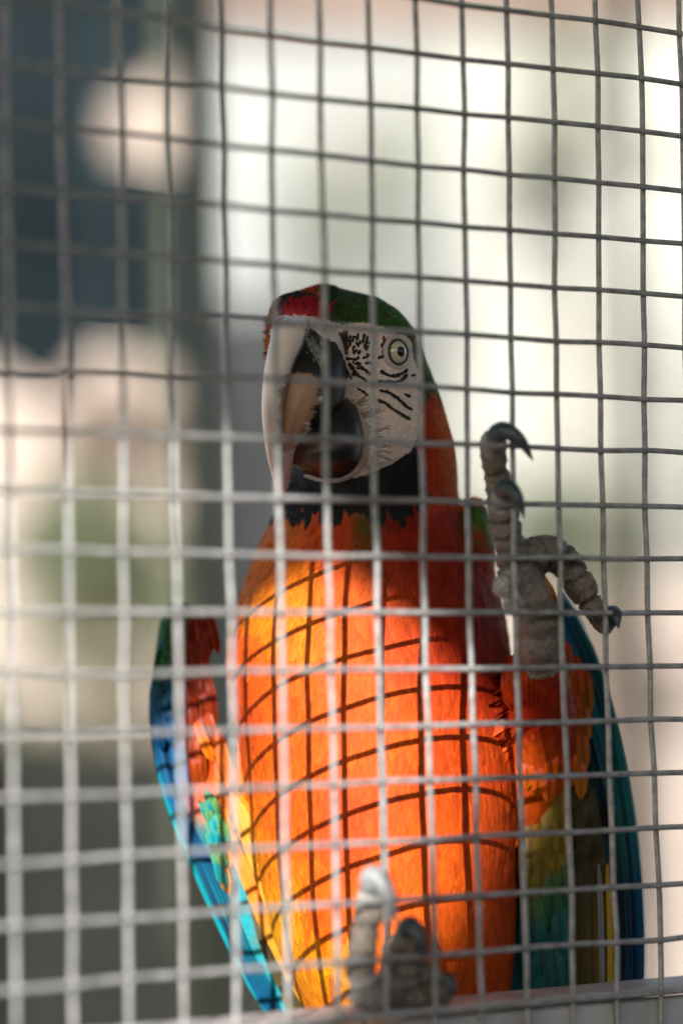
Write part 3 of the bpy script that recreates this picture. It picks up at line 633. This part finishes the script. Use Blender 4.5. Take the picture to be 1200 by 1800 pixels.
# fine skin folds fanning back over the cheek, alternate ones painted dark as crease shade
for q in range(90):
    a0 = rng.uniform(0, 1); u0, v0 = 605 + 38*math.sin(a0*2.6), 702 + 130*a0
    L = rng.uniform(16, 46); an = -.5 + a0*1.3 + rng.normal(0, .12); pts = []
    for s_ in np.linspace(0, 1, 6):
        uu = u0 + 8 + math.cos(an)*L*s_ + 4*math.sin(s_*4+q); vv = v0 + math.sin(an)*L*s_ + (1-s_)*s_*18 + 3*math.sin(s_*5+q*2)
        p, n = ray(uu, vv)
        if p is None or not inpoly(np.array([uu]), np.array([vv]), FACE)[0]: continue
        pts.append(p + n*.00005)
    if len(pts) < 3: continue
    P = spline(pts, 10); V, Fc = tube_vf(P, 0.00012 + .00048*np.sin(np.linspace(0.05, math.pi-.05, 10)), 6)
    m = mesh('skin_fold', V, Fc, M_BODY); setcol(m, np.tile((.66, .56, .48) if q % 2 else (.33, .25, .19), (len(V), 1))); obj('skin_fold', m, body)
# --- eye
EP_, EN_ = ray(697, 619)
en = -FW*math.cos(.70) + RT*math.sin(.70) - DN*.04; en /= np.linalg.norm(en)
ex = np.cross(np.array([0, 0, 1.0]), en); ex /= np.linalg.norm(ex); ey = np.cross(en, ex)
ec = EP_ - en*.0038; RE = .0073
def cap_vf(c, R, a0, a1, nr=10, k=36):
    V = []; Fc = []
    for i in range(nr+1):
        a = a0 + (a1-a0)*i/nr
        for j in range(k):
            ph = 2*math.pi*j/k; V.append(c + R*(en*math.cos(a) + math.sin(a)*(ex*math.cos(ph) + ey*math.sin(ph))))
    Fc = [(i*k+j, i*k+(j+1) % k, (i+1)*k+(j+1) % k, (i+1)*k+j) for i in range(nr) for j in range(k)]
    return np.array(V), Fc
def ring_vf(c, R, r, k=40, kk=10, sq=1.0):
    V = []; 
    for j in range(k):
        ph = 2*math.pi*j/k; d = ex*math.cos(ph)*sq + ey*math.sin(ph)
        for i in range(kk):
            a = 2*math.pi*i/kk; V.append(c + d*(R + r*math.cos(a)) + en*r*math.sin(a))
    Fc = [(j*kk+i, ((j+1) % k)*kk+i, ((j+1) % k)*kk+(i+1) % kk, j*kk+(i+1) % kk) for j in range(k) for i in range(kk)]
    return np.array(V), Fc
M_EYEB = plain('eyeball', (.02, .018, .015), .2, .6)
m_, n_, l_, p_ = mat('iris'); tc = n_.new('ShaderNodeTexNoise'); tc.inputs['Scale'].default_value = 900; rr = n_.new('ShaderNodeValToRGB')
rr.color_ramp.elements[0].color = (.42, .38, .22, 1); rr.color_ramp.elements[1].color = (.66, .62, .42, 1); l_.new(tc.outputs[0], rr.inputs[0]); l_.new(rr.outputs[0], p_.inputs['Base Color'])
p_.inputs['Roughness'].default_value = .15; p_.inputs['Coat Weight'].default_value = .5
V, Fc = ball_vf(ec, RE, n=20, k=28); eye = obj('eye', mesh('eye', V, Fc, M_EYEB), bird)
V, Fc = cap_vf(ec, RE+.00012, .30, .80); m = mesh('iris', V, Fc, m_); fixn(m); obj('iris', m, eye)
V, Fc = cap_vf(ec, RE+.00016, .0, .34); m = mesh('pupil', V, Fc, plain('pupil', (.004, .004, .004), .25, .15)); fixn(m); obj('pupil', m, eye)
V, Fc = ring_vf(ec + en*.0049, .0058, .00062); obj('eyelid', mesh('eyelid', V, Fc, plain('eyelid', (.035, .028, .024), .5)), eye)
V, Fc = ring_vf(ec + en*.0040, .0075, .0014); m = mesh('orbital_skin', V, Fc, M_BODY); setcol(m, np.tile((.50, .42, .37), (len(V), 1))); obj('orbital_skin', m, eye)
# --- rows of tiny black feathers on the bare face
ZL = [[(525, 670), (600, 712), (680, 725), (760, 700), (830, 630)], [(500, 780), (600, 785), (740, 772), (830, 690)], [(520, 872), (640, 905), (720, 970), (800, 1040), (890, 1100)],
      [(500, 970), (620, 1040), (720, 1110), (870, 1190)], [(280, 850), (360, 890), (430, 950)], [(200, 580), (260, 670), (340, 750), (410, 795)], [(165, 620), (190, 700), (250, 785)],
      [(120, 520), (210, 545), (315, 550)], [(270, 580), (345, 602)], [(310, 625), (400, 680), (445, 730)], [(330, 545), (400, 510), (430, 470)], [(380, 590), (440, 580)], [(500, 545), (580, 495)],
      [(540, 425), (590, 310)], [(780, 910), (860, 955)], [(850, 722), (905, 712)], [(180, 290), (172, 380)], [(215, 290), (205, 440)], [(250, 300), (226, 380)], [(290, 270), (286, 350)],
      [(322, 350), (280, 440)], [(362, 280), (330, 400)], [(392, 300), (358, 470)], [(402, 400), (372, 470)], [(140, 480), (210, 490)], [(240, 490), (300, 432)], [(290, 500), (326, 440)], [(255, 400), (235, 465)],
      [(185, 400), (180, 450)], [(60, 330), (70, 420)], [(95, 320), (100, 430)], [(130, 300), (135, 420)], [(40, 290), (80, 300)]]
for q in range(26):                                             # short odd feathers between the rows
    a, b = rng.uniform(150, 420), rng.uniform(260, 800); dx, dy = (rng.normal(-6, 8), rng.uniform(25, 55)) if b < 480 else (rng.uniform(25, 50), rng.uniform(10, 40)); ZL.append([(a, b), (a+dx, b+dy)])
for q, Lz in enumerate(ZL):
    P2 = spline([(580+a/6, 540+b/6, 0) for a, b in Lz], 4+3*len(Lz)); long_ = len(Lz) >= 4; vf = []
    tot = np.linalg.norm(np.diff(P2[:, :2], axis=0), axis=1).sum(); nt_ = max(2, int(tot/8.0)); Q = spline(P2, nt_+2)
    for k in range(nt_):
        tp = []; jx, jy = rng.normal(0, .55, 2)
        for w_ in np.linspace(0, 1.55, 5):
            j = min(k + w_, nt_+.99); i = int(j); uu, vv = (Q[i]*(1-(j-i)) + Q[min(i+1, nt_+1)]*(j-i))[:2]
            p, n = ray(uu + jx, vv + jy)
            if p is not None: tp.append(p + n*(.00012 + (.0003*w_/1.55)))
        if len(tp) < 4: continue
        vf.append(tube_vf(spline(tp, 7), (.00090 if long_ else .00075)*rng.uniform(.75, 1.2)*np.array([.35, .8, 1, 1, .85, .5, .1]), 6))
    if not vf: continue
    V, Fc = joinvf(vf); obj('facial_feather', mesh('facial_feather', V, Fc, M_BLACKF), body)
for a, b in ((135, 590), (560, 440), (565, 300), (190, 700), (110, 400), (140, 385)):
    p, n = ray(580+a/6, 540+b/6); p2, n2 = ray(580+a/6-2, 540+b/6+9)
    if p is None or p2 is None: continue
    V, Fc = tube_vf(spline([p, (p+p2)/2 + n*.0004, p2], 6), .0007*np.array([.3, 1, 1, .9, .6, .1]), 6); obj('facial_feather', mesh('facial_feather', V, Fc, M_REDF), body)
# spiky feathers on the far cheek and the fringe over the beak
SP = Cards()
def spike(p, d, L, w_, col):
    d = d/np.linalg.norm(d); sd = np.cross(d, FW); sd /= np.linalg.norm(sd)+1e-9
    G = np.array([p - sd*w_, p + sd*w_, p + d*L*.5 - sd*w_*.8 - FW*.0003, p + d*L*.5 + sd*w_*.8 - FW*.0003, p + d*L - sd*w_*.05, p + d*L + sd*w_*.05])
    SP.add(G, np.tile(col, (6, 1)), 3, 2, np.array([(0, 0), (1, 0), (0, .5), (1, .5), (0, 1), (1, 1)]), rng.random())
for q in range(170):
    v = rng.uniform(556, 628); u = 474 + rng.uniform(-3, 8); col = ((.50, .14, .012), (.02, .018, .012), (.42, .05, .012))[q % 3]
    spike(at(u, v, 1.372 + rng.uniform(-.012, .02)), -RT*1.0 + DN*rng.uniform(-.5, .7) + FW*rng.normal(0, .3), rng.uniform(.0022, .0042), .00035, col)
for q in range(150):
    u = rng.uniform(492, 570); v = 560 + rng.normal(0, 2) + (u-530)**2*.002; p, n = ray(u, v)
    if p is None: continue
    spike(p + n*.0003, n*.55 + DN*rng.uniform(.2, .9) + RT*rng.normal(0, .3), rng.uniform(.0018, .0036), .0003, ((.34, .012, .02), (.60, .48, .40), (.40, .05, .03))[q % 3])
SP.build('head_bristles', M_FEATH, bird, kind='stuff')

# --- claws
def claw(pts, r0, mt=M_CLAW):
    P = spline(pts, 16); V, Fc = tube_vf(P, r0*np.interp(np.linspace(0, 1, 16), [0, .12, .4, .8, 1], [.75, 1, .85, .4, .06]), 12); m = mesh('claw', V, Fc, mt); fixn(m); obj('claw', m, bird)
claw([onp(866, 768, .006), onp(886, 757, -.002), onp(910, 770, -.007), onp(937, 810, -.009)], .0048)
claw([onp(880, 866, .006), onp(894, 858, -.002), onp(910, 876, -.007), onp(922, 912, -.008)], .0046)
claw([onp(1066, 1096, .009), onp(1076, 1080, .004), onp(1084, 1086, -.003), onp(1087, 1105, -.005)], .0050)
claw([onp(951, 1082, .045), onp(958, 1070, .050), onp(966, 1075, .055)], .004)
claw([onp(650, 1562, .006), onp(657, 1540, -.001), onp(676, 1562, -.006), onp(696, 1628, -.008)], .0055, M_CLAW_LIT)
claw([onp(712, 1640, .006), onp(722, 1628, -.001), onp(737, 1650, -.006), onp(747, 1690, -.008)], .0050)
claw([onp(770, 1735, .010), onp(784, 1725, .007), onp(794, 1738, .004), onp(796, 1752, .003)], .0046)
claw([onp(634, 1752, .036), onp(622, 1752, .040), onp(612, 1758, .040)], .004)

# --- wings and their feathers
def flight(parent, name, path, width, cols, tilt=0.0, camber=.12, na=16, nb=7, lab=None):
    # path: (u, v, depth) from root to tip; width in photo pixels; cols: colours root to tip for the outer vane, optional inner
    P = spline([at(*q) for q in path], na); T_ = np.gradient(P, axis=0); T_ /= np.linalg.norm(T_, axis=1)[:, None]
    s_ = np.linspace(0, 1, na); wv = width*PX*np.interp(s_, [0, .12, .6, .85, .96, 1], [.35, .8, 1, .85, .5, .12])*.5
    V = []; Cc = []; UVs = []
    outer, inner = cols if isinstance(cols, tuple) else (cols, cols)
    xs = np.linspace(0, 1, len(outer)); oc = np.stack([np.interp(s_, xs, [c[k] for c in outer]) for k in range(3)], 1)
    xs = np.linspace(0, 1, len(inner)); ic = np.stack([np.interp(s_, xs, [c[k] for c in inner]) for k in range(3)], 1)
    for i in range(na):
        b = np.cross(T_[i], FW); b /= np.linalg.norm(b); n = np.cross(b, T_[i]); n *= -np.sign(n @ FW)
        b2 = b*math.cos(tilt) + n*math.sin(tilt)
        for j in range(nb):
            x = -1 + 2*j/(nb-1); jit = rng.uniform(-.05, .05) if i > na*.6 else 0
            V.append(P[i] + b2*x*wv[i]*(1+jit) - n*wv[i]*camber*(x*x-1)*-1*-1 + T_[i]*(-abs(x)*wv[i]*.35) + n*(.0004 if j == nb//2 else 0))
            c = oc[i] if x < 0 else ic[i]
            if j == nb//2: c = (oc[i]+ic[i])*.5*.45
            Cc.append(c); UVs.append((j/(nb-1), s_[i]*6))
    cd_ = Cards(); cd_.add(np.array(V), np.array(Cc)*rng.uniform(.85, 1.12), na, nb, np.array(UVs), rng.random())
    o = cd_.build(name, M_FLIGHT, parent)
    if lab: o['label'] = lab
    return o
BL = (.002, .065, .17); TQ = (.002, .22, .26); TL = (.003, .115, .130); DT = (.003, .050, .060); NV = (.003, .016, .040); GRN = (.014, .080, .024); OLV = (.095, .072, .014); DOL = (.030, .025, .010); YG = (.26, .26, .015); BKF = (.008, .010, .012)
def wing(rows, colf, n):
    V, Fc = loft_vf(rows, 50, 28, 2.0); m = mesh('wing', V, Fc, M_BODY); fixn(m); u, v, D = uvD(V); setcol(m, colf(u, v)); return obj('wing', m, bird)
W1 = wing([(1060, 300, 326, 1.412, .004), (1080, 287, 346, 1.412, .009), (1130, 275, 362, 1.412, .012), (1200, 270, 372, 1.412, .014), (1300, 275, 382, 1.412, .014), (1400, 296, 405, 1.410, .012), (1500, 332, 445, 1.408, .010), (1600, 372, 485, 1.406, .008), (1700, 422, 515, 1.405, .006), (1790, 468, 535, 1.405, .004), (1850, 505, 535, 1.405, .002)],
          colour_by([(285, 1120, GRN), (285, 1250, BL), (300, 1350, BL), (345, 1150, RD), (350, 1250, RD), (370, 1350, OR), (420, 1450, OY), (380, 1500, TL), (430, 1600, TQ), (480, 1700, TQ), (500, 1650, OLV)]), 1)
# long blue primaries along the outer edge
for k in range(9):
    f = k/8
    path = [(284+10*f, 1130+90*f, 1.402+.006*f), (270+16*f, 1240+60*f, 1.399+.006*f), (290+26*f, 1380+30*f, 1.397+.006*f), (348+30*f, 1530, 1.395+.006*f), (420+28*f, 1690, 1.394+.006*f), (462+40*f, 1775+25*f, 1.394+.006*f)]
    flight(W1, 'primary_feather', path, 24-4*f, ([BL, BL, TQ, TQ, TQ], [BL, NV if k % 2 else BL, BL, TQ if k % 2 else NV, BL]), .45)
for k in range(30):                                             # green and blue lesser coverts
    t = 1 - k/29; u0 = 301 - 22*math.sin(min(1, t*1.15)*1.6) + rng.uniform(-3, 20); v0 = 1062 + t*185 + rng.uniform(-8, 8); L = rng.uniform(48, 80)
    g1 = np.array(GRN)*rng.uniform(.75, 1.25); b1 = np.array(BL)*rng.uniform(.75, 1.2); mixv = np.clip((t-.45)*2.2 + (u0-285)*.02, 0, 1)
    cA = g1*(1-mixv) + b1*mixv; cB = g1*(1-min(1, mixv+.25)) + b1*min(1, mixv+.25)
    flight(W1, 'covert_feather', [(u0, v0, 1.397), (u0-7+t*8, v0+L*.5, 1.3925-.002*rng.random()), (u0-9+t*16, v0+L, 1.3955)], rng.uniform(13, 20), [tuple(cA*.8), tuple(cA), tuple(cB)], .2+rng.normal(0, .15), na=9)
for k in range(34):                                             # brown red under-wing coverts
    u0 = 322 + rng.uniform(0, 34) + k*.4; v0 = 1068 + (33-k)*7.2 + rng.uniform(-6, 6); cc = np.array((.17, .017, .005) if k > 12 else (.30, .036, .005))*rng.uniform(.7, 1.3)
    e_ = rng.normal(0, 5); L = rng.uniform(70, 115)
    flight(W1, 'covert_feather', [(u0, v0, 1.401), (u0+6+e_*.5, v0+L*.5, 1.3945-.002*rng.random()), (u0+11+e_, v0+L, 1.3975)], 12+rng.uniform(0, 9), [tuple(cc*.8), tuple(cc), tuple(cc*np.array((1.05, 1.4, 1)))], -.15+rng.normal(0, .2), na=9)
for k in range(8):                                              # golden feathers closing the gap to the belly
    f = k/7
    flight(W1, 'secondary_feather', [(395+14*f, 1440+20*f, 1.3905-.003*f), (452+16*f, 1575, 1.387-.003*f), (506+20*f, 1690, 1.3845-.003*f), (548+22*f, 1780, 1.384-.003*f)], 38, ([YE, OY, (.30, .16, .012), OLV], [OLV, DOL, BKF, DOL]) if k % 2 else ([OY, YE, YE, (.34, .2, .012)], [YE, (.30, .17, .01), OLV, OLV]), -.25)
for k in range(18):                                             # orange and yellow inner coverts
    u0 = 345 + (k*37 % 75); v0 = 1270 + k*13; L = 70 + (k*29 % 40)
    flight(W1, 'covert_feather', [(u0, v0, 1.391), (u0+14, v0+L*.5, 1.387), (u0+30, v0+L, 1.389)], 20, [OR, OY if k < 8 else YE, OY if k < 10 else YE], -.1, na=8)
for k in range(16):                                             # green teal flecks over the orange
    u0 = 336 + rng.uniform(0, 36) + k*2.2; v0 = 1375 + k*9 + rng.uniform(-12, 12)
    flight(W1, 'covert_feather', [(u0, v0, 1.386), (u0+8, v0+20, 1.384), (u0+15, v0+rng.uniform(34, 60), 1.386)], rng.uniform(8, 14), [(.05, .24, .09), TQ if k % 2 else (.10, .26, .06), (.04, .26, .20)], 0, na=7)
for k in range(9):                                              # golden olive secondaries seen from below
    f = k/8
    path = [(410+20*f, 1390+25*f, 1.382-.006*f), (446+26*f, 1500, 1.378-.006*f), (494+32*f, 1620, 1.374-.006*f), (538+40*f, 1720, 1.372-.006*f), (562+46*f, 1790, 1.372-.006*f)]
    a = YE if k % 3 != 1 else (.50, .28, .02); b = OLV if k % 3 else (.34, .22, .02)
    flight(W1, 'secondary_feather', path, 34, ([a, a, a, b], [YE, b, DOL, DOL] if k % 2 else [a, YE, b, b]), -.3)
for k in range(5):
    f = k/4
    flight(W1, 'secondary_feather', [(440+12*f, 1560, 1.392), (470+14*f, 1660, 1.388), (505+18*f, 1740, 1.388), (530+20*f, 1810, 1.388)], 30, ([OLV, DOL, OLV], [DOL, BKF, DOL]), -.2)
# --- the other wing
W2 = wing([(1042, 985, 992, 1.420, .002), (1080, 968, 1016, 1.420, .007), (1140, 950, 1040, 1.420, .011), (1200, 930, 1058, 1.420, .014), (1300, 900, 1078, 1.419, .016), (1400, 880, 1096, 1.418, .016), (1500, 880, 1110, 1.417, .015), (1600, 870, 1119, 1.416, .013), (1720, 860, 1125, 1.416, .010), (1800, 860, 1122, 1.416, .007), (1880, 960, 1110, 1.416, .003)],
          colour_by([(1000, 1080, BL), (1040, 1200, DT), (1020, 1200, DOL), (1000, 1300, OLV), (1060, 1350, DT), (1020, 1450, DOL), (950, 1450, YG), (940, 1600, TL), (950, 1700, TL), (1030, 1650, DOL), (1090, 1650, BKF), (1110, 1500, TL)]), 2)
for k in range(9):                                              # teal leading primaries
    f = k/8
    path = [(992-14*f, 1052+70*f, 1.405-.003*f), (1030-26*f, 1130+60*f, 1.401-.003*f), (1062-30*f, 1230+40*f, 1.398-.003*f), (1098-34*f, 1400, 1.396-.003*f), (1118-36*f, 1560, 1.395-.003*f), (1124-36*f, 1700, 1.395-.003*f), (1122-36*f, 1820, 1.395-.003*f)]
    flight(W2, 'primary_feather', path, rng.uniform(11, 21), ([BL, NV, BKF, BKF, BKF], [TL, TL, TL, BL, BL]) if k % 2 == 0 else ([BL, BL, NV, BKF], [BL, DT, BKF, BKF]), .35+rng.normal(0, .18))
flight(W2, 'primary_feather', [(990, 1050, 1.402), (1034, 1130, 1.398), (1068, 1230, 1.395), (1104, 1400, 1.393), (1123, 1560, 1.392), (1128, 1700, 1.392), (1127, 1800, 1.392)], 15, ([TL, TL, TL, BL, BL], [TQ, TL, TL, BL, BL]), .2)
for k in range(10):                                             # dark olive under-wing feathers
    u0 = 1000 + (k*31 % 55); v0 = 1360 + k*22
    flight(W2, 'covert_feather', [(u0, v0, 1.389), (u0+3, v0+55, 1.385), (u0+2, v0+125, 1.388)], 38, ([OLV, DOL, DOL], [DOL, DOL, OLV]), .1, na=9)
for k in range(9):                                              # orange edge coverts behind the thigh
    u0 = 992 + (k*17 % 38); v0 = 1130 + k*24
    flight(W2, 'covert_feather', [(u0, v0, 1.383), (u0+6, v0+40, 1.379), (u0+6, v0+85, 1.382)], 24, [RO, OR if k % 2 else (.30, .09, .012), (.38, .14, .01)], .15, na=8)
for u0, w_, c in ((1056, 11, [(.20, .20, .19), (.26, .26, .25), (.12, .12, .11)]), (1071, 10, [(.42, .30, .02), (.46, .31, .02), (.36, .22, .02)]), (1040, 24, [DOL, OLV, DOL]), (1018, 26, [DOL, (.06, .045, .012), DOL]), (1084, 14, [NV, BKF, BKF])):
    flight(W2, 'primary_feather', [(u0-4, 1520, 1.384), (u0, 1620, 1.382), (u0+1, 1720, 1.382), (u0, 1840, 1.382)], w_, c, .1)
for k in range(16):                                             # flank: yellow green above, teal below
    u0 = 922 + rng.uniform(0, 62); v0 = 1350 + k*19; L = rng.uniform(150, 230)
    cc = [(.24, .085, .006), (.17, .13, .008), (.085, .13, .012)] if k < 6 else ([(.10, .12, .01), (.03, .11, .035), (.006, .10, .09)] if k < 10 else [(.006, .10, .085), (.004, .085, .080), (.003, .065, .085)])
    cc = [tuple(np.array(c)*rng.uniform(.8, 1.15)) for c in cc]
    flight(W2, 'flank_feather', [(u0, v0, 1.386-k*.0004), (u0+3+rng.normal(0, 3), v0+L*.5, 1.380-k*.0004), (u0+6+rng.normal(0, 5), v0+L, 1.383-k*.0004)], rng.uniform(30, 46), cc, rng.normal(0, .12), na=12)
for k in range(10):                                             # orange thigh feathers under the raised foot
    u0 = 912 + (k*19 % 62); v0 = 1225 + k*13
    flight(W2, 'thigh_feather', [(u0, v0, 1.372), (u0+4, v0+35, 1.366), (u0+5, v0+72, 1.369)], 26, [RO, OR, OY], .05, na=8)
flight(W2, 'thigh_feather', [(944, 1010, 1.36), (958, 1035, 1.356), (975, 1068, 1.36)], 26, [OY, (.70, .24, .01), OR], .1, na=8)
for k in range(12):                                             # red tufts of the raised thigh
    a = k/11*1.75-.75; u0 = 935 + a*52; v0 = 1150 + 20*a*a
    flight(W2, 'thigh_feather', [(u0-a*10, v0-6, 1.338+.02*a*a), (u0, v0+40, 1.330+.02*a*a), (u0-a*6, v0+88, 1.338+.02*a*a)], 34, [RD, RO, RD], .1*a, na=8)
# --- tail hanging behind the ledge
for k in range(7):
    f = (k-3)/3
    flight(W2, 'tail_feather', [(720+30*f, 1790, 1.425), (715+55*f, 2100, 1.46), (705+70*f, 2700, 1.53)], 70, ([DR, RD, BL], [BL, BL, BL]), .1)
